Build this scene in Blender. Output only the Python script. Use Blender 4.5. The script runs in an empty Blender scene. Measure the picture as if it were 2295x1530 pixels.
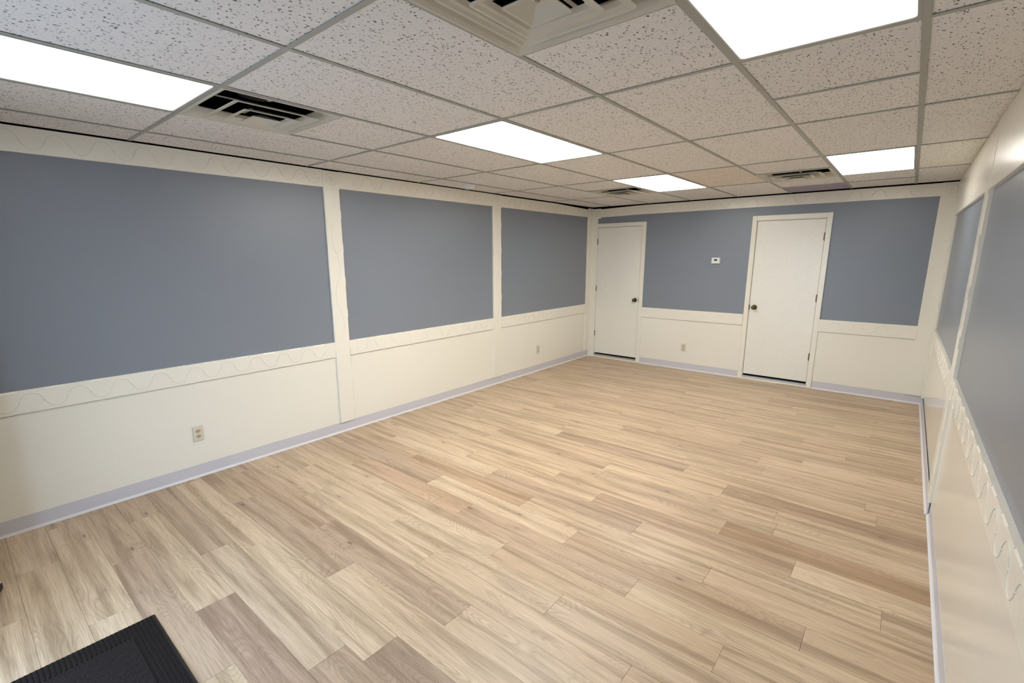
import bpy, bmesh, math, random
from mathutils import Vector, Matrix
random.seed(7)
PI = math.pi
S = bpy.context.scene
COL = S.collection

# ------------------------------------------------------------------ camera
W, H = 4.362, 2.437          # room width, ceiling height; back wall y=0, left wall x=0
YF = -7.43                   # front (entrance) wall
def make_camera():
    yaw, pitch, roll = -0.701, -0.2043, -0.0039
    f = Vector((math.sin(yaw)*math.cos(pitch), math.cos(yaw)*math.cos(pitch), math.sin(pitch)))
    r0 = f.cross(Vector((0, 0, 1))).normalized(); u0 = r0.cross(f)
    r = math.cos(roll)*r0 + math.sin(roll)*u0
    u = -math.sin(roll)*r0 + math.cos(roll)*u0
    cd = bpy.data.cameras.new('camera'); co = bpy.data.objects.new('camera', cd); COL.objects.link(co)
    m = Matrix((( r.x, u.x, -f.x, 4.0525), (r.y, u.y, -f.y, -7.0762), (r.z, u.z, -f.z, 1.6877), (0, 0, 0, 1)))
    co.matrix_world = m
    cd.sensor_width = 36.0; cd.sensor_fit = 'HORIZONTAL'
    cd.lens = 1065.59*36/2295
    cd.shift_x = 21.34/2295; cd.shift_y = 28.23/2295
    cd.clip_start = 0.02
    S.camera = co
make_camera()

# ------------------------------------------------------------------ light and exposure
# panel brightness by (ceiling column, row): near ones set dim, middle one strong, imitating lens vignetting
LAMPS = {(3, 1): 2.2, (4, 3): 30.0, (4, 5): 14.0, (7, 2): 2.2, (7, 5): 7.5}
LAMP_COL = (1.0, 0.965, 0.90)
DAY = 9.5
DAY_COL = (0.52, 0.73, 1.0)
w = bpy.data.worlds.new('World'); S.world = w; w.use_nodes = True
w.node_tree.nodes['Background'].inputs[0].default_value = (*DAY_COL, 1)
w.node_tree.nodes['Background'].inputs[1].default_value = DAY
S.view_settings.view_transform = 'Standard'; S.view_settings.look = 'None'
S.view_settings.gamma = 1; S.view_settings.use_curve_mapping = False
S.view_settings.exposure = 0.0

# ------------------------------------------------------------------ helpers
def lin(r, g, b):
    return tuple(((c/255)/12.92 if c/255 <= .04045 else ((c/255+.055)/1.055)**2.4) for c in (r, g, b))
def tag(o, label=None, cat=None, group=None, kind=None):
    if label: o['label'] = label
    if cat: o['category'] = cat
    if group: o['group'] = group
    if kind: o['kind'] = kind
    return o
def empty(name, loc=(0, 0, 0), rz=0):
    o = bpy.data.objects.new(name, None); COL.objects.link(o)
    o.location = loc; o.rotation_euler = (0, 0, rz); o.empty_display_size = .05
    return o
def obj(name, bm, mat, parent=None, loc=None, smooth=False):
    bmesh.ops.recalc_face_normals(bm, faces=bm.faces)
    me = bpy.data.meshes.new(name); bm.to_mesh(me); bm.free()
    for p in me.polygons: p.use_smooth = smooth
    if isinstance(mat, (list, tuple)):
        for m in mat: me.materials.append(m)
    else: me.materials.append(mat)
    o = bpy.data.objects.new(name, me); COL.objects.link(o)
    if loc: o.location = loc
    if parent: o.parent = parent
    return o
def box(bm, x0, x1, y0, y1, z0, z1, mi=0):
    v = [bm.verts.new((x, y, z)) for x in (x0, x1) for y in (y0, y1) for z in (z0, z1)]
    for q in ((0,1,3,2), (4,6,7,5), (0,4,5,1), (2,3,7,6), (0,2,6,4), (1,5,7,3)):
        f = bm.faces.new([v[i] for i in q]); f.material_index = mi
    return v
def bevel(bm, w_, seg=1):
    bmesh.ops.bevel(bm, geom=list(bm.edges), offset=w_, segments=seg, profile=.5, affect='EDGES')
def loft(bm, rings, close=True, cap=False):
    vs = [[bm.verts.new(p) for p in r] for r in rings]
    n = len(vs[0])
    for a, b in zip(vs, vs[1:]):
        for i in range(n if close else n-1):
            bm.faces.new((a[i], a[(i+1) % n], b[(i+1) % n], b[i]))
    if cap:
        bm.faces.new(vs[0][::-1]); bm.faces.new(vs[-1])
    return vs
def prism(bm, poly, fn, u0, u1):
    """extrude polygon poly [(w,v)] along u between u0,u1 ; fn(u,v,w)->xyz"""
    loft(bm, [[fn(u0, v, w_) for w_, v in poly], [fn(u1, v, w_) for w_, v in poly]], True, True)
def tube(bm, pts, r, n=6):
    rings = []
    for i, p in enumerate(pts):
        a = Vector(pts[max(i-1, 0)]); b = Vector(pts[min(i+1, len(pts)-1)])
        t = (b-a).normalized(); up = Vector((0, 0, 1)) if abs(t.z) < .9 else Vector((1, 0, 0))
        s = t.cross(up).normalized(); q = s.cross(t)
        rings.append([Vector(p)+r*(math.cos(2*PI*k/n)*s+math.sin(2*PI*k/n)*q) for k in range(n)])
    loft(bm, rings, True, True)
def lathe(bm, prof, fn, n=32):
    """prof [(radius, height)], fn(a,b,h)->xyz"""
    rings = []
    for r, h in prof:
        rings.append([fn(max(r, 1e-4)*math.cos(2*PI*k/n), max(r, 1e-4)*math.sin(2*PI*k/n), h) for k in range(n)])
    loft(bm, rings, True, True)

# wall frames: (u along wall, v height, w out of the wall into the room)
def FL(u, v, w_): return (w_, u, v)
def FB(u, v, w_): return (u, -w_, v)
def FR(u, v, w_): return (W-w_, u, v)
def FF(u, v, w_): return (u, YF+w_, v)
def wbox(bm, fn, u0, u1, v0, v1, w0, w1):
    a = fn(u0, v0, w0); b = fn(u1, v1, w1)
    lo = [min(p, q) for p, q in zip(a, b)]; hi = [max(p, q) for p, q in zip(a, b)]
    return box(bm, lo[0], hi[0], lo[1], hi[1], lo[2], hi[2])

# ------------------------------------------------------------------ materials
class NT:
    def __init__(s, name):
        s.m = bpy.data.materials.new(name); s.m.use_nodes = True
        s.t = s.m.node_tree; s.n = s.t.nodes; s.b = s.n['Principled BSDF']
    def node(s, kind, **k):
        nd = s.n.new(kind)
        for a, b in k.items():
            if a in nd.bl_rna.properties: setattr(nd, a, b)
            else: nd.inputs[a.replace('_', ' ')].default_value = b
        return nd
    def l(s, a, b): s.t.links.new(a, b)
    def math(s, op, a, b=None, c=None):
        nd = s.n.new('ShaderNodeMath'); nd.operation = op
        for i, x in enumerate((a, b, c)):
            if x is None: continue
            if isinstance(x, (int, float)): nd.inputs[i].default_value = x
            else: s.l(x, nd.inputs[i])
        return nd.outputs[0]
    def ramp(s, src, stops):
        nd = s.n.new('ShaderNodeValToRGB'); cr = nd.color_ramp
        while len(cr.elements) < len(stops): cr.elements.new(.5)
        for e, (p, c) in zip(cr.elements, stops):
            e.position = p; e.color = (*c, 1) if len(c) == 3 else c
        s.l(src, nd.inputs[0]); return nd.outputs[0]
    def mix(s, fac, a, b, mode='MIX'):
        nd = s.n.new('ShaderNodeMix'); nd.data_type = 'RGBA'; nd.blend_type = mode
        for sock, x in ((nd.inputs[0], fac), (nd.inputs[6], a), (nd.inputs[7], b)):
            if isinstance(x, (int, float)): sock.default_value = x
            elif isinstance(x, tuple): sock.default_value = (*x, 1)
            else: s.l(x, sock)
        return nd.outputs[2]
    def bump(s, h, strength, dist):
        nd = s.node('ShaderNodeBump'); nd.inputs['Strength'].default_value = strength
        nd.inputs['Distance'].default_value = dist
        s.l(h, nd.inputs['Height']); s.l(nd.outputs[0], s.b.inputs['Normal']); return nd
    def pos(s, scale=(1, 1, 1), objc=False):
        if objc: src = s.node('ShaderNodeTexCoord').outputs['Object']
        else: src = s.node('ShaderNodeNewGeometry').outputs['Position']
        mp = s.node('ShaderNodeMapping'); mp.inputs['Scale'].default_value = scale
        s.l(src, mp.inputs[0]); return mp.outputs[0]
    def noise(s, vec, scale, detail=3, rough=.5, dist=0):
        nd = s.node('ShaderNodeTexNoise'); nd.inputs['Scale'].default_value = scale
        nd.inputs['Detail'].default_value = detail; nd.inputs['Roughness'].default_value = rough
        nd.inputs['Distortion'].default_value = dist
        s.l(vec, nd.inputs['Vector']); return nd.outputs[0]

def paint(name, col, rough=.35, spec=.5, bump=.0006, scale=90, var=.03, coat=0):
    t = NT(name); p = t.pos()
    n1 = t.noise(p, 1.3, 3); n2 = t.noise(p, scale, 3, .6)
    c2 = tuple(max(0, c*(1-var*2)) for c in col); c1 = tuple(min(1, c*(1+var)) for c in col)
    t.l(t.mix(n1, c1, c2), t.b.inputs['Base Color'])
    t.l(t.math('MULTIPLY_ADD', n2, .08, rough-.04), t.b.inputs['Roughness'])
    t.b.inputs['Specular IOR Level'].default_value = spec
    t.b.inputs['Coat Weight'].default_value = coat
    t.bump(n2, 1.0, bump)
    return t.m
def plain(name, col, rough=.5, metal=0, spec=.5):
    t = NT(name); p = t.pos(objc=True)
    n = t.noise(p, 60, 3)
    t.l(t.mix(n, tuple(c*.9 for c in col), tuple(min(1, c*1.06) for c in col)), t.b.inputs['Base Color'])
    t.b.inputs['Roughness'].default_value = rough; t.b.inputs['Metallic'].default_value = metal
    t.b.inputs['Specular IOR Level'].default_value = spec
    return t.m

CREAM = (.85, .82, .725)
M_cream = paint('cream_gloss_paint', CREAM, .22, .5, .0003, 60, .015)
M_door = paint('door_cream_paint', (.85, .83, .755), .28, .5, .0003, 50, .012)
M_blue = paint('slate_blue_wall_paint', (.226, .253, .296), .30, .5, .0009, 220, .02)
M_base = paint('grey_vinyl_base', (.60, .59, .625), .38, .5, .0002, 40, .015)
M_toe = paint('grey_vinyl_toe', (.74, .73, .75), .33, .5, .0002, 40, .01)
M_tee = paint('painted_grid_steel', (.40, .405, .365), .45, .4, .0001, 30, .02)
M_ventp = paint('vent_enamel', (.62, .605, .53), .42, .45, .0002, 30, .03)
M_dark = plain('void_shade_black', (.004, .004, .004), .9, 0, .1)  # black colour stands in for shade in plenum, door gaps and vents
M_duct = plain('shade_black_flex_duct', (.012, .012, .012), .6)  # duct blackened so the vent openings look unlit
M_bronze = plain('aged_bronze', (.11, .075, .035), .30, .9)
M_hinge = plain('bronze_hinge', (.20, .15, .09), .4, .7)
M_alu = plain('threshold_aluminium', (.55, .55, .58), .35, .7)
M_plate = plain('ivory_cover_plate', (.68, .63, .55), .35)
M_recep = plain('aged_ivory_receptacle', (.60, .47, .22), .35)
M_slot = plain('slot_dark', (.03, .02, .012), .6)
M_whitep = plain('white_plastic', (.82, .82, .80), .4)
M_lilacp = plain('detector_white_plastic', (.88, .88, .92), .4)
M_disp = plain('display_black', (.008, .01, .009), .15)
M_sub = plain('subfloor', (.03, .024, .018), .9)
M_out = plain('pavement', (.42, .42, .42), .9)

# wainscot: painted grooved panelling
def wains():
    t = NT('cream_grooved_panelling'); p = t.pos()
    n1 = t.noise(p, 1.1, 3); n2 = t.noise(t.pos((1, 1, .1)), 30, 3, .6)
    t.l(t.mix(n1, (.855, .83, .74), (.825, .795, .70)), t.b.inputs['Base Color'])
    t.b.inputs['Roughness'].default_value = .15
    sx = t.node('ShaderNodeSeparateXYZ'); t.l(p, sx.inputs[0])
    ydir = t.math('ADD', sx.outputs[1], t.math('MULTIPLY', sx.outputs[0], 1.0))
    fr = t.math('PINGPONG', t.math('DIVIDE', ydir, .115), .5)
    g = t.math('SMOOTH_MIN', t.math('MULTIPLY', fr, 16), .6, .2)
    h = t.math('ADD', t.math('MULTIPLY', g, .25), t.math('MULTIPLY', n2, .25))
    t.bump(h, .7, .0008)
    return t.m
M_wains = wains()

# acoustic ceiling tile with pinholes and fissures
def tilemat():
    t = NT('acoustic_tile')
    oi = t.node('ShaderNodeObjectInfo')
    def holes(scale, thr, keep, sx=1.0, sy=1.0):
        p = t.pos((sx, sy, 1))
        wp = t.noise(p, scale*1.3, 2)
        va = t.node('ShaderNodeVectorMath', operation='SCALE'); t.l(wp, va.inputs[0]); va.inputs['Scale'].default_value = .012
        ad = t.node('ShaderNodeVectorMath', operation='ADD'); t.l(p, ad.inputs[0]); t.l(va.outputs[0], ad.inputs[1])
        v = t.node('ShaderNodeTexVoronoi'); v.inputs['Scale'].default_value = scale; t.l(ad.outputs[0], v.inputs['Vector'])
        sp = t.node('ShaderNodeSeparateColor'); t.l(v.outputs['Color'], sp.inputs[0])
        size = t.math('MULTIPLY', sp.outputs[1], thr)
        d = t.math('LESS_THAN', v.outputs['Distance'], size)
        k = t.math('GREATER_THAN', sp.outputs[0], keep)
        return t.math('MULTIPLY', d, k)
    a = holes(100, .40, .42, 1, .8); b = holes(200, .32, .40); c = holes(62, .27, .62, 2.3, .7)
    m = t.math('MAXIMUM', t.math('MAXIMUM', a, t.math('MULTIPLY', b, .6)), c)
    n = t.noise(t.pos(), 160, 3, .6); n2 = t.noise(t.pos(), .9, 2)
    base = t.mix(n, (.80, .785, .775), (.87, .86, .85))
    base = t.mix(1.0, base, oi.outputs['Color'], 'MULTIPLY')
    t.l(t.mix(t.math('MULTIPLY', m, .92), base, (.05, .042, .04)), t.b.inputs['Base Color'])
    t.b.inputs['Roughness'].default_value = .95; t.b.inputs['Specular IOR Level'].default_value = .12
    h = t.math('SUBTRACT', t.math('MULTIPLY', n, .35), m)
    t.bump(h, .5, .0012)
    return t.m
M_tile = tilemat()

# oak-look vinyl plank
def plankmat():
    t = NT('oak_vinyl_plank')
    oi = t.node('ShaderNodeObjectInfo'); tc = t.node('ShaderNodeTexCoord')
    cv = t.node('ShaderNodeCombineXYZ')
    t.l(t.math('MULTIPLY', oi.outputs['Random'], 37.0), cv.inputs[0])
    t.l(t.math('MULTIPLY', oi.outputs['Random'], 91.0), cv.inputs[1])
    ad = t.node('ShaderNodeVectorMath', operation='ADD'); t.l(tc.outputs['Object'], ad.inputs[0]); t.l(cv.outputs[0], ad.inputs[1])
    def mp(sx, sy):
        m = t.node('ShaderNodeMapping'); m.inputs['Scale'].default_value = (sx, sy, 1); t.l(ad.outputs[0], m.inputs[0]); return m.outputs[0]
    # long meandering figure
    warp = t.noise(mp(1.6, 4), 1, 3, .5)
    streak = t.noise(mp(.8, 17), 1, 4, .58, .5)
    fine = t.noise(mp(5, 210), 1, 3, .65)
    fine2 = t.noise(mp(14, 420), 1, 2, .6)
    # cathedral rings: distance field isolines of stretched noise
    fld = t.noise(mp(1.5, 6.5), 1, 1.2, .4)
    rings = t.math('PINGPONG', t.math('MULTIPLY', fld, 34), .5)
    rings = t.math('POWER', t.math('MULTIPLY', rings, 2), 2.2)
    mask = t.ramp(t.noise(mp(1.1, 5), 1.3, 2), [(.46, (0, 0, 0)), (.62, (1, 1, 1))])
    rg = t.math('MULTIPLY', rings, mask)
    # knots
    v = t.node('ShaderNodeTexVoronoi'); v.inputs['Scale'].default_value = 1; t.l(mp(3.0, 10), v.inputs['Vector'])
    sp = t.node('ShaderNodeSeparateColor'); t.l(v.outputs['Color'], sp.inputs[0])
    keep = t.math('GREATER_THAN', sp.outputs[0], .60)
    kn = t.ramp(v.outputs['Distance'], [(.03, (1, 1, 1)), (.10, (0, 0, 0))])
    halo = t.ramp(v.outputs['Distance'], [(.03, (1, 1, 1)), (.34, (0, 0, 0))])
    kn = t.math('MULTIPLY', kn, keep); halo = t.math('MULTIPLY', halo, keep)
    col = oi.outputs['Color']
    dk = t.mix(1.0, col, (.60, .54, .47), 'MULTIPLY'); lt = t.mix(1.0, col, (1.13, 1.12, 1.10), 'MULTIPLY')
    sm = t.ramp(streak, [(.36, (0, 0, 0)), (.56, (1, 1, 1))])
    c = t.mix(sm, dk, lt)
    c = t.mix(.72, t.mix(1.0, col, (.875, .82, .765), 'MULTIPLY'), t.mix(1.0, c, (.875, .82, .765), 'MULTIPLY'))
    c = t.mix(t.math('MULTIPLY', rg, .42), c, (.24, .17, .11))
    c = t.mix(t.math('MULTIPLY', halo, .34), c, (.22, .155, .105))
    c = t.mix(t.math('MULTIPLY', kn, .75), c, (.075, .055, .045))
    fm = t.ramp(fine, [(.34, (.78, .76, .73)), (.58, (1.05, 1.05, 1.05))])
    c = t.mix(1.0, c, fm, 'MULTIPLY')
    fm2 = t.ramp(fine2, [(.3, (.93, .93, .93)), (.6, (1.02, 1.02, 1.02))])
    c = t.mix(1.0, c, fm2, 'MULTIPLY')
    t.l(c, t.b.inputs['Base Color'])
    t.l(t.math('MULTIPLY_ADD', fine, .10, .37), t.b.inputs['Roughness'])
    t.b.inputs['Specular IOR Level'].default_value = .5
    t.bump(t.math('ADD', fine, t.math('MULTIPLY', rg, .3)), .35, .0005)
    return t.m
M_plank = plankmat()

def lampmat(power):
    t = NT('lit_diffuser')
    t.b.inputs['Base Color'].default_value = (.8, .8, .8, 1)
    t.b.inputs['Emission Color'].default_value = (*LAMP_COL, 1)
    t.b.inputs['Emission Strength'].default_value = power
    return t.m

def matfelt(name, c1, c2, sx, sy, dist):
    t = NT(name); p = t.pos((sx, sy, 1), objc=True)
    n = t.noise(p, 1, 4, .7)
    t.l(t.ramp(n, [(.3, c1), (.7, c2)]), t.b.inputs['Base Color'])
    t.b.inputs['Roughness'].default_value = .95; t.b.inputs['Specular IOR Level'].default_value = .15
    t.bump(n, 1, dist)
    return t.m
M_pile = matfelt('mat_pile', (.005, .003, .003), (.032, .024, .022), 45, 330, .003)
M_rib = matfelt('mat_ribs', (.003, .002, .002), (.022, .016, .014), 260, 400, .002)
M_rubber = plain('mat_rubber', (.009, .006, .005), .7)

def glassmat():
    t = NT('clear_glass'); o = t.n['Material Output']
    g = t.node('ShaderNodeBsdfGlossy'); g.inputs['Roughness'].default_value = .02
    tr = t.node('ShaderNodeBsdfTransparent'); fr = t.node('ShaderNodeFresnel'); mx = t.node('ShaderNodeMixShader')
    t.l(fr.outputs[0], mx.inputs[0]); t.l(tr.outputs[0], mx.inputs[1]); t.l(g.outputs[0], mx.inputs[2]); t.l(mx.outputs[0], o.inputs['Surface'])
    return t.m
M_glass = glassmat()

# ------------------------------------------------------------------ room shell
def struct(name, bm, mat, label, cat, smooth=False):
    return tag(obj(name, bm, mat, None, None, smooth), label, cat, None, 'structure')

WT = H-.052                    # the finished wall surfaces stop just under the ceiling grid
# floor
bm = bmesh.new(); box(bm, -.15, W+.15, YF-.15, .15, -.12, -.0065)
floor = struct('floor', bm, M_sub, 'light oak vinyl plank floor running across the whole empty room', 'floor')

# walls (slabs behind the painted boards); plenum faces above are coloured black for its shade
HP = H+.42
bm = bmesh.new(); box(bm, -.15, 0, YF-.15, .15, -.12, WT, 0); box(bm, -.15, -.03, YF-.15, .15, WT, HP, 1)
wall_left = struct('wall_left', bm, [M_blue, M_dark], 'long left wall, slate blue above a cream wainscot', 'wall')
bm = bmesh.new()
D1 = (.108, .880, 2.128); D2 = (2.452, 3.222, 2.122)       # door openings x0,x1,top
for x0, x1, z0, z1 in ((0, D1[0], -.12, WT), (D1[0], D1[1], D1[2], WT), (D1[1], D2[0], -.12, WT), (D2[0], D2[1], D2[2], WT), (D2[1], W, -.12, WT)):
    box(bm, x0, x1, 0, .15, z0, z1, 0)
box(bm, -.15, W+.15, .03, .15, WT, HP, 1)
for d in (D1, D2): box(bm, d[0]-.02, d[1]+.02, .15, .17, -.12, d[2]+.02, 1)
wall_back = struct('wall_back', bm, [M_blue, M_dark], 'far end wall, slate blue with two cream doors', 'wall')
bm = bmesh.new(); box(bm, W, W+.15, YF-.15, .15, -.12, WT, 0); box(bm, W+.03, W+.15, YF-.15, .15, WT, HP, 1)
wall_right = struct('wall_right', bm, [M_blue, M_dark], 'right wall seen edge-on, glossy slate blue above cream', 'wall')
DX0, DX1, DZ = 1.50, 2.44, 2.10
bm = bmesh.new()
box(bm, 0, DX0, YF-.15, YF, -.12, HP); box(bm, DX1, W, YF-.15, YF, -.12, HP); box(bm, DX0, DX1, YF-.15, YF, DZ, HP)
wall_front = struct('wall_front', bm, M_blue, 'entrance wall behind the viewer with an open doorway', 'wall')

# ceiling: deck above coloured black for plenum shade, lay-in grid and tiles
bm = bmesh.new(); box(bm, -.15, W+.15, YF-.15, .15, HP, HP+.1)
ceiling = struct('ceiling', bm, M_dark, 'suspended ceiling of speckled white lay-in tiles in a grey metal grid', 'ceiling')
GX = [0.0, .363, .960, 1.580, 2.193, 2.801, 3.417, 3.992, W]
GY = [YF, -7.317, -6.098, -4.864, -3.640, -2.432, -1.203, 0.0]
TB = .024
for i, x in enumerate(GX[1:-1]):
    bm = bmesh.new(); box(bm, x-TB/2, x+TB/2, YF, 0 if i > 1 else -.012, H, H+.0016); box(bm, x-.002, x+.002, YF, -.012, H+.0016, H+.035)
    obj('main_tee', bm, M_tee, ceiling)
def cross(xa, xb, y):
    bm = bmesh.new(); box(bm, xa+TB/2, xb-TB/2, y-TB/2, y+TB/2, H+.0004, H+.0018); box(bm, xa+TB/2, xb-TB/2, y-.002, y+.002, H+.0018, H+.03)
    obj('cross_tee', bm, M_tee, ceiling)
lights = {(3, 1): 0, (4, 3): 0, (4, 5): 0, (7, 2): 0, (7, 5): 0}    # (column, row)
splits = {(3, 2): -5.488, (6, 2): -5.488, (3, 5): -1.815, (6, 5): -1.815, (7, 3): -4.241, (6, 6): -.60, (7, 6): -.60}
vents = {(3, 2): 0, (6, 2): 0, (3, 5): 1, (6, 5): 1}
def tile(x0, x1, y0, y1, tint=(1, 1, 1), cut=None):
    bm = bmesh.new()
    gl = .012 if x0 < .01 else 0; gb = .011 if y1 > -.01 else 0; gr = .002 if x1 > W-.01 else 0
    g = .004; X0 = x0+g+gl; X1 = x1-g-gr; Y0 = y0+g; Y1 = y1-g-gb
    if cut:
        pts = [(X0, Y0), (X1, Y0), (X1, Y1), (X0+cut[0], Y1-.004), (X0+.004, Y1-cut[1])]
    else:
        pts = [(X0, Y0), (X1, Y0), (X1, Y1), (X0, Y1)]
    zb = H+.0035+random.uniform(0, .0006)
    loft(bm, [[(x, y, zb) for x, y in pts], [(x, y, zb+.014) for x, y in pts]], True, True)
    o = obj('ceiling_tile', bm, M_tile, ceiling)
    v = random.uniform(.965, 1.02)
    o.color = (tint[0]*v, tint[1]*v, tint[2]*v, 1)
ROWS = list(zip(GY, GY[1:])); COLS = list(zip(GX, GX[1:]))
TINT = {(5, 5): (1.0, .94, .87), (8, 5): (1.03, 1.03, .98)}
for c, (xa, xb) in enumerate(COLS, 1):
    for r, (ya, yb) in enumerate(ROWS):
        if r < len(ROWS)-1: cross(xa if c > 1 else -TB/2+.01, xb if c < 8 else W+TB/2, yb)
        k = (c, r)
        # row index used in the tables above counts from the front wall (0 = strip by the entrance)
        if k in lights: continue
        if k in splits:
            ym = splits[k]; cross(xa, xb, ym)
            if k in vents:
                if vents[k] == 0: tile(xa, xb, ym, yb)     # vent in the half nearer the viewer
                else: tile(xa, xb, ya, ym)                 # vent in the half nearer the far wall
            else:
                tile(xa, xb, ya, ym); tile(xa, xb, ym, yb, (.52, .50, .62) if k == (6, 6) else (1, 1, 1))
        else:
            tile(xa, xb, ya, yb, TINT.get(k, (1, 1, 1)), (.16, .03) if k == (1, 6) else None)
# wall angle along the right and front edges
bm = bmesh.new(); box(bm, W-.016, W, YF, -.02, H-.002, H+.001)
obj('wall_angle', bm, M_tee, ceiling)

# ------------------------------------------------------------------ floor planks
PW, PL = .178, 1.2192
phase = {0: 2.609, -1: .935, -2: 1.70, -3: 2.42, -4: 1.945, -5: 1.46, -6: 2.21, -7: 1.724, -8: 3.775, -9: 3.36, -11: 2.366,
         -12: 3.222, -13: 1.66, -15: 2.145, -17: 3.578, -19: 2.626, 1: 1.875, 2: 2.49, 3: 1.135, 4: 1.614, 5: .86, 6: 1.33, 7: .57, 8: 1.03}
DARKP, LIGHTP, MIDD = (.53, .42, .32), (.70, .585, .44), (.60, .48, .36)
tone = {}   # (row, approx centre x) -> colour
def settone(k, x, c): tone.setdefault(k, []).append((x, c))
for k, x, c in ((0, 2.0, DARKP), (0, .8, (.50, .39, .29)), (1, 1.2, DARKP), (3, .5, DARKP), (4, 2.2, (.43, .33, .26)), (2, 3.1, (.45, .345, .27)), (3, 2.9, (.50, .40, .31)),
                (-7, 2.3, DARKP), (-6, 1.6, (.50, .385, .27)), (-1, 1.5, LIGHTP), (-5, 2.1, LIGHTP), (-5, 3.3, (.48, .37, .26)), (-3, 1.8, LIGHTP), (-3, 3.0, (.54, .43, .31)),
                (-9, 3.9, (.44, .32, .21)), (-8, 3.2, (.48, .37, .27)), (-8, 4.2, LIGHTP), (-11, 1.8, MIDD), (-4, 1.3, (.55, .42, .31)), (-4, 2.5, (.56, .44, .33)), (-7, 1.1, LIGHTP),
                (-13, 2.3, DARKP), (-13, 1.1, LIGHTP), (-12, 3.8, (.45, .345, .25)), (2, 1.9, LIGHTP), (3, 1.7, (.62, .52, .40)), (5, .4, MIDD), (6, 1.9, LIGHTP), (5, 1.5, (.48, .38, .29)), (-5, .9, DARKP)):
    settone(k, x, c)
plank_meshes = {}
k = -33
while True:
    top = -5.614-.178*k; bot = top-PW
    if top < YF: break
    t_, b_ = min(top, -.001), max(bot, YF-.14)
    if t_-b_ > .02:
        ph = phase.get(k, random.uniform(0, PL))
        x = ph - math.ceil(ph/PL)*PL
        while x < W:
            x0, x1 = max(x, .003), min(x+PL, W-.003)
            if x1-x0 > .02:
                key = (round(x1-x0, 3), round(t_-b_, 3)); G = .0004
                if key not in plank_meshes:
                    bm = bmesh.new(); hx, hy = (x1-x0)/2-G, (t_-b_)/2-G; c_ = .0007
                    rings = [[(-hx, -hy, -.006), (hx, -hy, -.006), (hx, hy, -.006), (-hx, hy, -.006)],
                             [(-hx, -hy, -.0006), (hx, -hy, -.0006), (hx, hy, -.0006), (-hx, hy, -.0006)],
                             [(-hx+c_, -hy+c_, 0), (hx-c_, -hy+c_, 0), (hx-c_, hy-c_, 0), (-hx+c_, hy-c_, 0)]]
                    loft(bm, rings, True, True); bmesh.ops.recalc_face_normals(bm, faces=bm.faces)
                    me = bpy.data.meshes.new('plank'); bm.to_mesh(me); bm.free(); me.materials.append(M_plank)
                    plank_meshes[key] = me
                o = bpy.data.objects.new('plank', plank_meshes[key]); COL.objects.link(o)
                o.location = ((x0+x1)/2, (t_+b_)/2, 0); o.parent = floor
                if random.random() < .5: o.rotation_euler = (0, 0, PI)
                c = None
                for xx, cc in tone.get(k, []):
                    if x0-.02 <= xx <= x1+.02: c = cc
                if c is None:
                    q = random.random(); v = random.uniform(.93, 1.06)
                    c = (.655, .54, .40) if q < .7 else ((.61, .49, .36) if q < .88 else (.685, .57, .43))
                    c = tuple(a*v for a in c)
                o.color = (*(min(.85, a*(1.10 if max(c) < .56 and c != DARKP else 1)) for a in c), 1)
            x += PL
    k += 1

# ------------------------------------------------------------------ wall boards (wainscot sheets) and trim
def sheet(parent, fn, u0, u1, v0, v1, t=.004, mat=M_wains, name='wainscot_panel'):
    bm = bmesh.new(); wbox(bm, fn, u0, u1, v0, v1, 0, t); return obj(name, bm, mat, parent)
T = .018
RB, RT = .752, .894            # chair rail bottom / top
TBm = 2.284                    # top board bottom
LP = [(-7.30, -7.143), (-4.732, -4.575), (-2.466, -2.309), (-.146, -.001)]     # left pilasters
trim_i = [0]
def trim(bm, label, smooth=False, mat=None):
    trim_i[0] += 1
    return tag(obj('trim_%d' % trim_i[0], bm, mat or M_cream, None, None, smooth), label, 'trim', None, 'structure')
def scroll(fn, u0, u1, zc, A, P, phase_u, w_, sl=lambda u: 0, r=.003):
    """routed ogee line: alternating arcs with little returns where they meet"""
    bm = bmesh.new()
    n0 = math.ceil((u0-phase_u)/(P/2)-.5); n1 = math.floor((u1-phase_u)/(P/2)-.5)
    for n in range(n0, n1):
        a = phase_u+(n+.5)*P/2; b = a+P/2; sgn = 1 if n % 2 else -1
        pts = []
        for i in range(15):
            t = i/14; uu = a+(b-a)*t
            s_ = math.sin(PI*t)
            zz = zc+sl(uu)+sgn*A*(s_**.62 if s_ > 0 else 0)
            pts.append(Vector(fn(uu, zz, w_)))
        tube(bm, pts, r, 5)
        tube(bm, [Vector(fn(b-.010, zc+sl(b)+.001*sgn, w_)), Vector(fn(b+.010, zc+sl(b)-.001*sgn, w_))], r, 5)
    return bm
def vscroll(fn, uc, v0, v1, A, P, w_, r=.0028):
    bm = bmesh.new(); v = v0; sgn = 1
    while v+P*.5 < v1:
        pts = []
        for i in range(15):
            t = i/14; pts.append(Vector(fn(uc+sgn*A*math.sin(PI*t)**.8-.004*sgn, v+t*P*.55, w_)))
        tube(bm, pts, r, 5)
        v += P*.5; sgn = -sgn
    return bm
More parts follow.
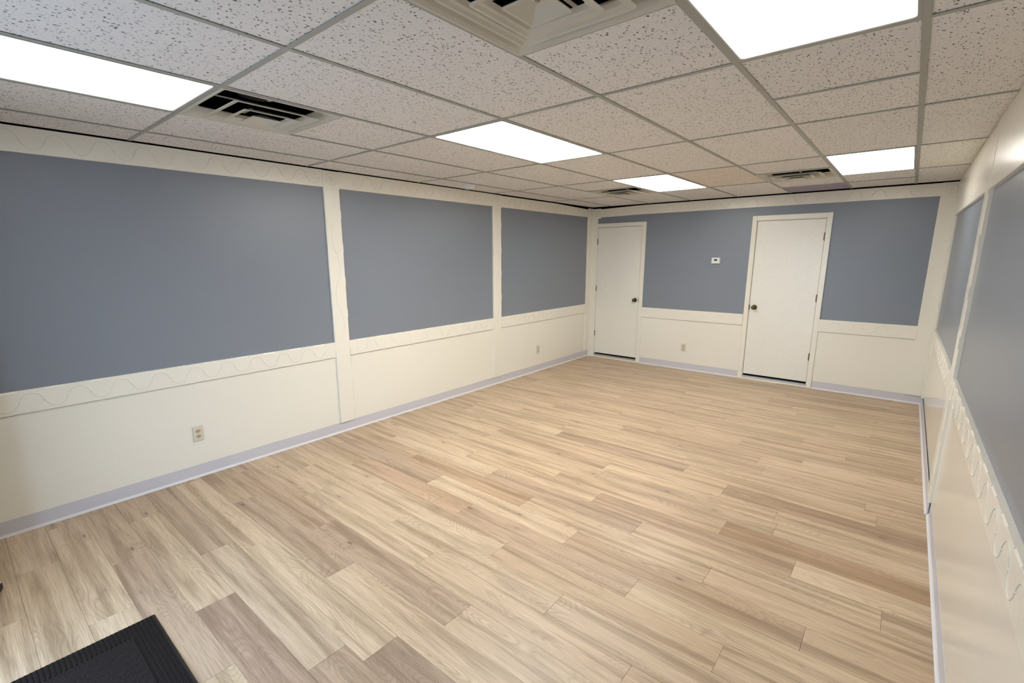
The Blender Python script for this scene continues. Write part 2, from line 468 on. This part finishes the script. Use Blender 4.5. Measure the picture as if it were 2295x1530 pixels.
def board(fn, u0, u1, v0, v1, t=T, ch=.004, chamf='top', P=.22, ph=0, sl=lambda u: 0, tl=lambda u: 0):
    """board with a chamfer that comes and goes along one long edge"""
    bm = bmesh.new()
    cuts = [u0]; n = math.ceil((u0-ph)/P)
    while ph+n*P < u1:
        for q in (ph+n*P-P*.28, ph+n*P+P*.28):
            if u0+.01 < q < u1-.01: cuts.append(q)
        n += 1
    cuts.append(u1); cuts = sorted(set(cuts))
    for a, b in zip(cuts, cuts[1:]):
        mid = (a+b)/2; near = abs(((mid-ph+P/2) % P)-P/2) < P*.28
        c = .0012 if near else ch
        rings = []
        for u in (a, b):
            s_ = sl(u); q_ = tl(u)
            ct = c if chamf in ('top', 'both') else .001; cb = c if chamf in ('bottom', 'both') else .001
            rings.append([fn(u, v0+s_, 0), fn(u, v0+s_, t-cb*.8), fn(u, v0+s_+cb*1.4, t), fn(u, v1+s_+q_-ct*1.4, t), fn(u, v1+s_+q_, t-ct*.8), fn(u, v1+s_+q_, 0)])
        loft(bm, rings, True, True)
    return bm
def pil(fn, u0, u1, v0, v1, t=T+.001, lower=None, P=.30):
    """pilaster board; long edges carry an intermittent chamfer"""
    bm = bmesh.new(); cuts = [v0]; v = v0+.12
    while v < v1-.06: cuts += [v, v+P*.25]; v += P
    cuts.append(v1)
    for i, (a, b) in enumerate(zip(cuts, cuts[1:])):
        c = .006 if i % 2 == 0 else .001
        rings = [[fn(u0, vv, 0), fn(u0, vv, t-c), fn(u0+c, vv, t), fn(u1-c, vv, t), fn(u1, vv, t-c), fn(u1, vv, 0)] for vv in (a, b)]
        loft(bm, rings, True, True)
    return bm
def rosette(parent, fn, uc, vc, h, t=T+.004):
    bm = bmesh.new(); wbox(bm, fn, uc-h, uc+h, vc-.078, vc+.075, T*.5, t); bevel(bm, .0012)
    b = obj('rosette_block', bm, M_cream, parent)
    bm = bmesh.new(); s_ = h/.078
    prof = [(.0005, t+.009), (.006, t+.008), (.009, t+.001), (.013, t+.000), (.018, t+.0075), (.027, t+.0075), (.032, t+.0005), (.037, t+.0005), (.043, t+.007), (.051, t+.0065), (.057, t-.001), (.060, t-.005)]
    lathe(bm, [(r*s_, hh) for r, hh in prof], lambda a, b_, hh: fn(uc+a, vc+.002+b_, hh), 40)
    obj('rosette', bm, M_cream, b, None, True)

# --- left wall
WALLT = WT
WX = H-.028                    # reference for the tops of the trim boards
for i, (a, b) in enumerate(zip(LP, LP[1:])):
    u0, u1 = a[1], b[0]
    where = ('nearest bay of the left wall', 'middle bay of the left wall', 'far bay of the left wall')[i]
    sheet(wall_left, FL, u0, u1, .0, RB+.01)
    o = trim(board(FL, u0, u1, RB, RT, ch=.006, P=.224, ph=-6.571), 'cream chair rail with carved wave lines in the '+where)
    obj('carved_wave', scroll(FL, u0+.03, u1-.02, .823, .049, .224, -6.571+.056*0, T), M_cream, o)
    crown_top = WX+.022 if i < 2 else WX+.020
    def sl_c(u, i=i): return 0
    o = trim(board(FL, u0, u1, TBm, WX+.020 if i < 2 else WX+.014, chamf='bottom', ch=.006, P=.219, ph=-6.463, tl=(lambda u: 0) if i < 2 else (lambda u: -.026*max(0, 1+u/1.1))), 'cream top board with carved wave lines in the '+where)
    obj('carved_wave', scroll(FL, u0+.03, u1-.02, 2.356, .049, .219, -6.463, T), M_cream, o)
for i, (a, b) in enumerate(LP):
    c = (a+b)/2
    nm = ('out-of-view first', 'nearer', 'farther', 'corner')[i]
    lab = ['cream upright board left of the nearest blue bay', 'cream upright board with rosette between the nearest and middle blue bays',
           'cream upright board with rosette between the middle and far blue bays', 'cream upright board in the far left corner on the left wall'][i]
    if i < 3:
        o = trim(pil(FL, a, b, .10, WX+.016), lab)
        obj('carved_wave', vscroll(FL, c, RT+.03, TBm-.06, .034, .52, T+.001), M_cream, o)
        rosette(o, FL, c, 2.351, .079)
    else:
        o = trim(pil(FL, a, b, .10, WX-.011, T), lab)
        rosette(o, FL, c, 2.345, .073)
# --- back wall
BL, BR = .118, 4.206
def slb(u): return -.014*max(0, 1-u/.9)
o = trim(board(FB, BL+.05, BR, TBm+.006, WX+.014, chamf='bottom', ch=.005, P=.219, ph=.4, sl=slb, tl=lambda u: -.010*max(0, 1-u/.8)), 'cream top board with carved wave lines above both doors')
obj('carved_wave', scroll(FB, BL+.09, BR-.03, 2.352, .046, .219, .4, T, slb), M_cream, o)
o = trim(pil(FB, .0, BL, .0, WX-.011), 'cream upright board beside the hinge side of the narrow door')
rosette(o, FB, .088, 2.338, .082)
o = trim(pil(FB, BR, W-.001, .10, WX+.010), 'cream upright board in the far right corner on the end wall')
rosette(o, FB, (BR+W)/2, 2.35, .076)
sheet(wall_back, FB, .94, 2.395, 0, RB); sheet(wall_back, FB, 3.274, BR, 0, RB)
for a, b, n_ in ((.940, 2.395, 'between the two doors'), (3.274, BR, 'between the wide door and the right corner')):
    o = trim(board(FB, a, b, RB-.009, RT-.002, chamf='top', P=.224, ph=1.2), 'cream chair rail '+n_)
    obj('carved_wave', scroll(FB, a+.03, b-.02, .815, .047, .224, 1.2, T), M_cream, o)
# --- right wall (its rail climbs very slightly towards the entrance)
RP = [(-5.95, -5.79), (-3.115, -2.955), (-.12, -.02)]
def slr(u): return .0145*(-u)-.006
def slt(u): return -.012*(-u)-.20
for i, (a, b) in enumerate(((YF, -5.95), (-5.79, -3.115), (-2.955, -.12))):
    where = ('behind the viewer', 'beside the viewer', 'far')[i]
    sheet(wall_right, FR, a, b, 0, RB+.125)
    o = trim(board(FR, a, b, RB+.012, RT+.002, t=.020, ch=.005, P=.224, ph=-5.15, sl=slr), 'glossy cream chair rail on the right wall, '+where+' bay')
    obj('carved_wave', scroll(FR, a+.03, b-.02, .826+.004, .048, .224, -5.15, .020, slr, .0024), M_cream, o)
    bm = bmesh.new()
    loft(bm, [[FR(u, TBm+slt(u), 0), FR(u, TBm+slt(u), .020), FR(u, TBm+slt(u)+.003, .022), FR(u, H-.003, .022), FR(u, H-.003, 0)] for u in (a, b)], True, True)
    trim(bm, 'tall glossy cream top board on the right wall, '+where+' bay')
for i, (a, b) in enumerate(RP):
    lab = ['cream upright board on the right wall at the frame edge', 'cream upright board dividing the blue panels of the right wall', 'cream upright board in the far right corner on the right wall'][i]
    o = trim(pil(FR, a, b, .10, H-.006, .024), lab)
# ------------------------------------------------------------------ baseboards
def baseb(name, fn, u0, u1, label, toe_w=.016, off=0.0, sub=None):
    bm = bmesh.new()
    prism(bm, [(off, 0.0), (off+.006, .0), (off+.006, .012), (off+.0045, .099), (off+.003, .102), (off, .102)], fn, u0, u1)
    o = sub or tag(obj(name, bm, M_base), label, 'baseboard', None, 'structure')
    if sub: o = obj('base_strip', bm, M_base, sub)
    bm = bmesh.new()
    prism(bm, [(off+.004, .0002), (off+toe_w, .0002), (off+toe_w-.001, .003), (off+.010, .007), (off+.0065, .016), (off+.004, .016)], fn, u0, u1)
    t = obj('cove_toe', bm, M_toe, sub or o); t['label'] = 'paler curved toe of the vinyl base'
    return sub or o
bl = baseb('baseboard_left', FL, YF, 0, 'grey vinyl cove base along the left wall')
bb = baseb('baseboard_back', FB, .942, 2.392, 'grey vinyl cove base along the end wall beside the doors')
baseb('baseboard_back', FB, 3.277, W, '', sub=bb)
br = baseb('baseboard_right', FR, -3.09, 0, 'grey vinyl cove base along the right wall', off=.010, toe_w=.018)
baseb('baseboard_right', FR, YF, -3.09, '', sub=br, off=.001, toe_w=.018)

# ------------------------------------------------------------------ doors in the end wall
def door(name, x0, x1, top, ox0, ox1, otop, hinge_left, label):
    """x0..x1 slab, ox0..ox1 outer casing edges"""
    root = empty(name, ((x0+x1)/2, 0, 0)); tag(root, label, 'door', None, 'structure')
    cx = (x0+x1)/2
    def L(bm): bmesh.ops.translate(bm, verts=bm.verts, vec=(-cx, 0, 0)); return bm
    zb = .072
    bm = bmesh.new(); box(bm, x0+.003, x1-.003, .004, .044, zb, top-.004); bevel(bm, .0015)
    obj('door_panel', L(bm), M_door, root)
    bm = bmesh.new()
    # casing boards with a slightly rounded face, and the jamb behind
    if ox0 < x0-.02: box(bm, ox0, x0-.004, -T, 0.0, 0, otop)
    box(bm, x1+.004, ox1, -T, 0, 0, otop)
    bevel(bm, .003)
    ob = obj('casing_upright', L(bm), M_cream, root)
    bm = bmesh.new(); box(bm, max(ox0, x0-.004), x1+.004, -T, 0, top+.004, otop); bevel(bm, .003)
    obj('casing_head', L(bm), M_cream, root)
    bm = bmesh.new()
    box(bm, x0-.012, x0, -.004, .13, 0, top+.012); box(bm, x1, x1+.012, -.004, .13, 0, top+.012); box(bm, x0-.012, x1+.012, -.004, .13, top, top+.012)
    obj('jamb', L(bm), M_cream, root)
    # threshold: painted nosing, aluminium strip and black board painting the shade under the slab
    bm = bmesh.new(); box(bm, x0-.004, x1+.012, -.022, .06, 0.0, .022); bevel(bm, .003)
    obj('sill', L(bm), M_cream, root)
    bm = bmesh.new(); box(bm, x0, x1-.004, -.012, .05, .022, .045); bevel(bm, .003)
    th = obj('threshold', L(bm), M_alu, root); th['label'] = 'grey metal threshold strip'
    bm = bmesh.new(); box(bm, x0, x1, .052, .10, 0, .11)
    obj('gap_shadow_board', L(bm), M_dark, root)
    hx = x0 if hinge_left else x1; s_ = 1 if hinge_left else -1
    for z in (1.900, 1.150, .404):
        bm = bmesh.new()
        lathe(bm, [(.0065, z-.046), (.0065, z+.046)], lambda a, b, h: (hx+a-s_*.001, -.008+b, h), 12)
        box(bm, hx-.012, hx+.012, -.003, .0035, z-.044, z+.044)
        h_ = obj('hinge', L(bm), M_hinge, root, None, False)
        bm = bmesh.new()
        lathe(bm, [(.004, z+.046), (.0045, z+.050), (.002, z+.054)], lambda a, b, h: (hx+a-s_*.001, -.008+b, h), 10)
        lathe(bm, [(.002, z-.054), (.0045, z-.050), (.004, z-.046)], lambda a, b, h: (hx+a-s_*.001, -.008+b, h), 10)
        obj('pin', L(bm), M_hinge, h_)
    kx = x1-.062 if hinge_left else x0+.062
    bm = bmesh.new()
    lathe(bm, [(.001, -.009), (.026, -.009), (.032, -.006), (.033, 0), (.033, .004)], lambda a, b, h: (kx+a, .0+h, .994+b), 28)
    ro = obj('knob_rose', L(bm), M_bronze, root, None, True)
    bm = bmesh.new()
    lathe(bm, [(.001, -.070), (.012, -.070), (.021, -.066), (.0265, -.056), (.026, -.046), (.020, -.036), (.011, -.030), (.010, -.008)], lambda a, b, h: (kx+a, h, .994+b), 28)
    kb = obj('door_knob', L(bm), M_bronze, root, None, True); kb['label'] = 'round aged bronze knob'
    bm = bmesh.new(); lathe(bm, [(.001, -.0735), (.008, -.073), (.009, -.0695)], lambda a, b, h: (kx+a, h, .994+b), 16)
    obj('knob_button', L(bm), plain('bronze_button', (.45, .36, .16), .25, .9), kb, None, True)
    sx = x1 if hinge_left else x0
    bm = bmesh.new(); box(bm, sx-.006, sx+.006, -.0056, .004, .994-.030, .994+.030)
    obj('strike_plate', L(bm), M_bronze, root)
    return root
door('door_1', .114, .874, 2.122, .108, .940, 2.182, True, 'narrow cream flush door in the far left corner, knob on its right')
door('door_2', 2.458, 3.216, 2.116, 2.397, 3.276, 2.181, False, 'cream flush door right of the thermostat, knob on its left')

# ------------------------------------------------------------------ entrance door (behind the viewer, standing open) and the outside
d3 = empty('door_3', (DX0, YF, 0)); tag(d3, 'white entrance door standing open at the left picture edge', 'door', None, 'structure')
bm = bmesh.new(); box(bm, 0, .905, -.022, .022, .035, 2.06); bevel(bm, .002)
leaf = obj('door_panel', bm, paint('entrance_door_paint', (.80, .80, .78), .4), d3)
leaf.rotation_euler = (0, 0, math.radians(159.6))
bm = bmesh.new(); box(bm, .0, .905, -.026, .026, .006, .036)
sw = obj('door_sweep', bm, plain('sweep_rubber', (.02, .012, .01), .7), d3); sw.rotation_euler = leaf.rotation_euler
bm = bmesh.new()
for x0, x1, z0, z1 in ((-.07, .0, 0, DZ+.07), (DX1-DX0, DX1-DX0+.07, 0, DZ+.07), (0, DX1-DX0, DZ, DZ+.07)): box(bm, x0, x1, 0, .018, z0, z1)
obj('casing', bm, M_cream, d3)
bm = bmesh.new(); box(bm, -6, 10, -22, YF-.15, -.2, -.13)
tag(obj('pavement', bm, M_out), 'grey pavement outside the entrance door', 'pavement', None, 'structure')

# light sampling portal for the open doorway
pl = bpy.data.lights.new('doorway_portal', 'AREA'); pl.shape = 'RECTANGLE'; pl.size = DX1-DX0; pl.size_y = DZ
po = bpy.data.objects.new('doorway_portal', pl); COL.objects.link(po)
po.location = ((DX0+DX1)/2, YF-.16, DZ/2); po.rotation_euler = (PI/2, 0, 0)
pl.cycles.is_portal = True

# ------------------------------------------------------------------ ceiling lights
def rsq(hx, hy, r, z, n=4, cx=0, cy=0):
    pts = []
    for qx, qy, a0 in ((1, 1, 0), (-1, 1, PI/2), (-1, -1, PI), (1, -1, 3*PI/2)):
        for i in range(n+1):
            a = a0+i*PI/2/n
            pts.append((cx+qx*(hx-r)+r*math.cos(a), cy+qy*(hy-r)+r*math.sin(a), z))
    return pts
def ceiling_light(k, label):
    c, r = k; xa, xb = GX[c-1], GX[c]; ya, yb = GY[r], GY[r+1]
    root = empty('ceiling_light', ((xa+xb)/2, (ya+yb)/2, H)); tag(root, label, 'ceiling light', 'recessed ceiling light panels')
    hx, hy = (xb-xa-TB)/2, (yb-ya-TB)/2
    bm = bmesh.new()
    loft(bm, [rsq(hx, hy, .001, .001), rsq(hx, hy, .001, -.001), rsq(hx-.010, hy-.010, .012, -.001), rsq(hx-.013, hy-.013, .014, .003)])
    obj('light_frame', bm, M_tee, root)
    bm = bmesh.new(); vs = [bm.verts.new(p) for p in rsq(hx-.012, hy-.012, .016, .002)]
    bm.faces.new(vs[::-1])
    v2 = [bm.verts.new(p) for p in rsq(hx-.012, hy-.012, .016, .006)]; bm.faces.new(v2)
    for i in range(len(vs)): bm.faces.new((vs[i], vs[(i+1) % len(vs)], v2[(i+1) % len(vs)], v2[i]))
    obj('diffuser', bm, lampmat(LAMPS[k]), root)
    bm = bmesh.new(); box(bm, -hx+.01, hx-.01, -hy+.01, hy-.01, .02, .11)
    obj('housing', bm, M_tee, root)
LL = {(3, 1): 'lit ceiling panel cut by the left picture edge', (4, 3): 'lit ceiling panel in the middle of the ceiling, above the middle left bay',
      (4, 5): 'small far lit ceiling panel straight above the thermostat side', (7, 2): 'largest lit ceiling panel cut by the top picture edge', (7, 5): 'far lit ceiling panel near the right corner above the wide door'}
for k in lights: ceiling_light(k, LL[k])

# ------------------------------------------------------------------ ceiling vents
def vent(x0, x1, y0, y1, label):
    cx, cy = (x0+x1)/2, (y0+y1)/2
    root = empty('ceiling_vent', (cx, cy, H)); tag(root, label, 'air vent', 'square ceiling air diffusers')
    h = min(x1-x0, y1-y0)/2-.003
    def ringset(bm, prof, rr):
        loft(bm, [rsq(a, a, max(.0015, rr+min(0, (a-prof[0][0]))*.3), z) for a, z in prof])
    # outer pan: flat flange dropping in, sloping back up to the neck
    bm = bmesh.new()
    loft(bm, [rsq(h, h, .002, .003), rsq(h, h, .002, -.0035), rsq(h-.010, h-.010, .004, -.005), rsq(h-.024, h-.024, .02, .002), rsq(h-.040, h-.040, .03, .014), rsq(h-.062, h-.062, .045, .036), rsq(h-.064, h-.064, .045, .040), rsq(h-.040, h-.040, .04, .042), rsq(h-.002, h-.002, .002, .042)])
    obj('outer_pan', bm, M_ventp, root, None, False)
    for a, zl, hgt, run in ((.218, -.020, .019, .046), (.147, -.031, .019, .044)):
        bm = bmesh.new()
        prof = [(a-.003, zl+.005), (a, zl+.002), (a-.001, zl-.001), (a-.009, zl), (a-.020, zl+.006), (a-run*.7, zl+hgt*.45), (a-run, zl+hgt), (a-run+.002, zl+hgt+.001), (a-run*.7+.001, zl+hgt*.45+.002), (a-.020, zl+.009), (a-.003, zl+.005)]
        loft(bm, [rsq(q, q, max(.003, .012+(q-a)*.1), z) for q, z in prof])
        obj('louver', bm, M_ventp, root)
    a, zl = .078, -.037
    bm = bmesh.new()
    rings = [rsq(a-.003, a-.003, .008, zl+.005), rsq(a, a, .009, zl+.001), rsq(a-.002, a-.002, .008, zl-.001), rsq(a-.009, a-.009, .004, zl), rsq(.016, .016, .0016, zl+.026)]
    vs = loft(bm, rings); bm.faces.new(vs[-1])
    vs2 = [bm.verts.new(p) for p in rsq(.018, .018, .0016, zl+.030)]
    n = len(vs2)
    for i in range(n): bm.faces.new((vs[0][i], vs[0][(i+1) % n], vs2[(i+1) % n], vs2[i]))
    bm.faces.new(vs2)
    cc = obj('centre_cone', bm, M_ventp, root)
    bm = bmesh.new(); lathe(bm, [(.001, zl+.019), (.006, zl+.020), (.0075, zl+.022), (.0075, zl+.027)], lambda p, q, hh: (p, q, hh), 14)
    obj('screw', bm, plain('screw_head', (.5, .45, .35), .35, .5), cc, None, True)
    # neck box and flex duct above, coloured black for the shade inside
    bm = bmesh.new()
    loft(bm, [rsq(h-.004, h-.004, .004, .043), rsq(h-.004, h-.004, .004, .30)])
    vs = [bm.verts.new(p) for p in rsq(h-.004, h-.004, .004, .30)]; bm.faces.new(vs)
    obj('duct_box', bm, M_dark, root)
    bm = bmesh.new()
    for i in range(7):
        lathe(bm, [(.105, .10+i*.024), (.112, .112+i*.024), (.105, .124+i*.024)], lambda p, q, hh: (p-.02, q+.01, hh), 24)
    obj('flex_duct', bm, M_duct, root, None, True)
    for sx, sy in ((1, 0), (0, -1), (-1, 0), (0, 1)):
        bm = bmesh.new()
        a0, a1 = .10, h-.085
        if sx: box(bm, min(sx*a0, sx*a1), max(sx*a0, sx*a1), -.008, .008, .045, .048)
        else: box(bm, -.008, .008, min(sy*a0, sy*a1), max(sy*a0, sy*a1), .045, .048)
        obj('bracket', bm, M_ventp, root)
vent(GX[2], GX[3], GY[2], -5.488, 'off-white square air vent beside the left lit ceiling panel')
vent(GX[5], GX[6], GY[2], -5.488, 'large off-white square air vent cut by the top picture edge')
vent(GX[2], GX[3], -1.815, GY[6], 'far small air vent in the ceiling above the narrow door')
vent(GX[5], GX[6], -1.815, GY[6], 'far air vent beside the right lit ceiling panel, above the wide door')

# ------------------------------------------------------------------ smoke detector
sd = empty('smoke_detector', (.262, -3.135, H+.003)); tag(sd, 'round white smoke detector on the ceiling above the middle left bay', 'smoke detector')
bm = bmesh.new(); lathe(bm, [(.001, -.008), (.078, -.008), (.080, -.004), (.080, 0)], lambda a, b, h: (a, b, h), 40); obj('mounting_base', bm, M_lilacp, sd, None, True)
bm = bmesh.new(); lathe(bm, [(.001, -.042), (.045, -.041), (.058, -.036), (.066, -.026), (.070, -.014), (.070, -.008)], lambda a, b, h: (a, b, h), 40); obj('detector_cover', bm, M_lilacp, sd, None, True)
bm = bmesh.new(); lathe(bm, [(.001, -.003), (.006, -.003), (.0065, 0)], lambda a, b, h: (.066+a*.6, .022+b, -.019+h*1.5), 12); obj('indicator', bm, M_disp, sd)

# ------------------------------------------------------------------ thermostat
th = empty('thermostat', (1.979, 0, 1.607)); tag(th, 'small white rectangular thermostat with black display on the blue end wall', 'thermostat')
bm = bmesh.new(); box(bm, -.058, .058, -.006, 0, -.042, .042); bevel(bm, .002); obj('back_plate', bm, M_whitep, th)
bm = bmesh.new(); box(bm, -.055, .055, -.026, -.006, -.039, .039); bevel(bm, .005, 2); obj('thermostat_body', bm, M_whitep, th)
bm = bmesh.new(); box(bm, -.021, .021, -.0275, -.024, -.001, .018); bevel(bm, .001); obj('display', bm, M_disp, th)

# ------------------------------------------------------------------ outlets
def outlet(loc, rz, label):
    """built facing -y"""
    root = empty('wall_outlet', loc, rz); tag(root, label, 'outlet', 'duplex wall outlets')
    bm = bmesh.new(); box(bm, -.036, .036, -.0065, 0, -.0585, .0585); bevel(bm, .002, 2)
    obj('cover_plate', bm, M_plate, root)
    for z in (.021, -.021):
        bm = bmesh.new()
        pts = []
        for i in range(24):
            a = 2*PI*i/24; x = .0172*math.cos(a); zz = .0172*math.sin(a)
            pts.append((x, max(-.0125, min(.0125, zz))))
        loft(bm, [[(x, -.006, z+q) for x, q in pts], [(x, -.0088, z+q) for x, q in pts], [(x*.93, -.0095, z+q*.93) for x, q in pts]], True, True)
        r = obj('receptacle', bm, M_recep, root)
        bm = bmesh.new(); box(bm, -.0078, -.0052, -.0100, -.009, z-.001, z+.0085); obj('slot', bm, M_slot, r)
        bm = bmesh.new(); box(bm, .0052, .0078, -.0100, -.009, z+.000, z+.0075); obj('slot', bm, M_slot, r)
        bm = bmesh.new(); lathe(bm, [(.0032, -.009), (.0032, -.0100)], lambda a, b, h: (a, h, z-.0068+b), 12); obj('slot', bm, M_slot, r)
    bm = bmesh.new(); lathe(bm, [(.0026, -.006), (.0026, -.0078), (.001, -.008)], lambda a, b, h: (a, h, b), 12)
    obj('screw', bm, M_plate, root)
outlet((.0045, -5.936, .350), PI/2, 'ivory wall outlet low on the left wall in the nearest bay')
outlet((.0045, -1.470, .332), PI/2, 'ivory wall outlet low on the left wall in the far bay')
outlet((1.621, -.0045, .331), 0, 'ivory wall outlet low on the end wall between the doors')

# ------------------------------------------------------------------ entrance mat
MX0, MX1, MY0, MY1 = 1.486, 2.42, -7.25, -6.640
mt = empty('entrance_mat', ((MX0+MX1)/2, (MY0+MY1)/2, 0)); tag(mt, 'dark charcoal entrance mat with ribbed border in the lower left corner', 'mat')
hx, hy = (MX1-MX0)/2, (MY1-MY0)/2
bm = bmesh.new(); box(bm, -hx, hx, -hy, hy, .0003, .006); bevel(bm, .002); obj('rubber_backing', bm, M_rubber, mt)
bm = bmesh.new(); box(bm, -hx+.105, hx-.105, -hy+.105, hy-.105, .005, .0105); bevel(bm, .002)
obj('pile_field', bm, M_pile, mt)
bm = bmesh.new()
y = -hy+.010; n = 0
while y < hy-.006:
    full = (y < -hy+.104 or y > hy-.112)
    spans = [(-hx+.008, hx-.008)] if full else [(-hx+.008, -hx+.100), (hx-.100, hx-.008)]
    for a, b in spans:
        loft(bm, [[(q, y, .0055), (q, y+.001, .0105), (q, y+.006, .0112), (q, y+.0085, .0055)] for q in (a, b)], True, True)
    y += .0165; n += 1
rb = obj('ribbed_border', bm, M_rib, mt)
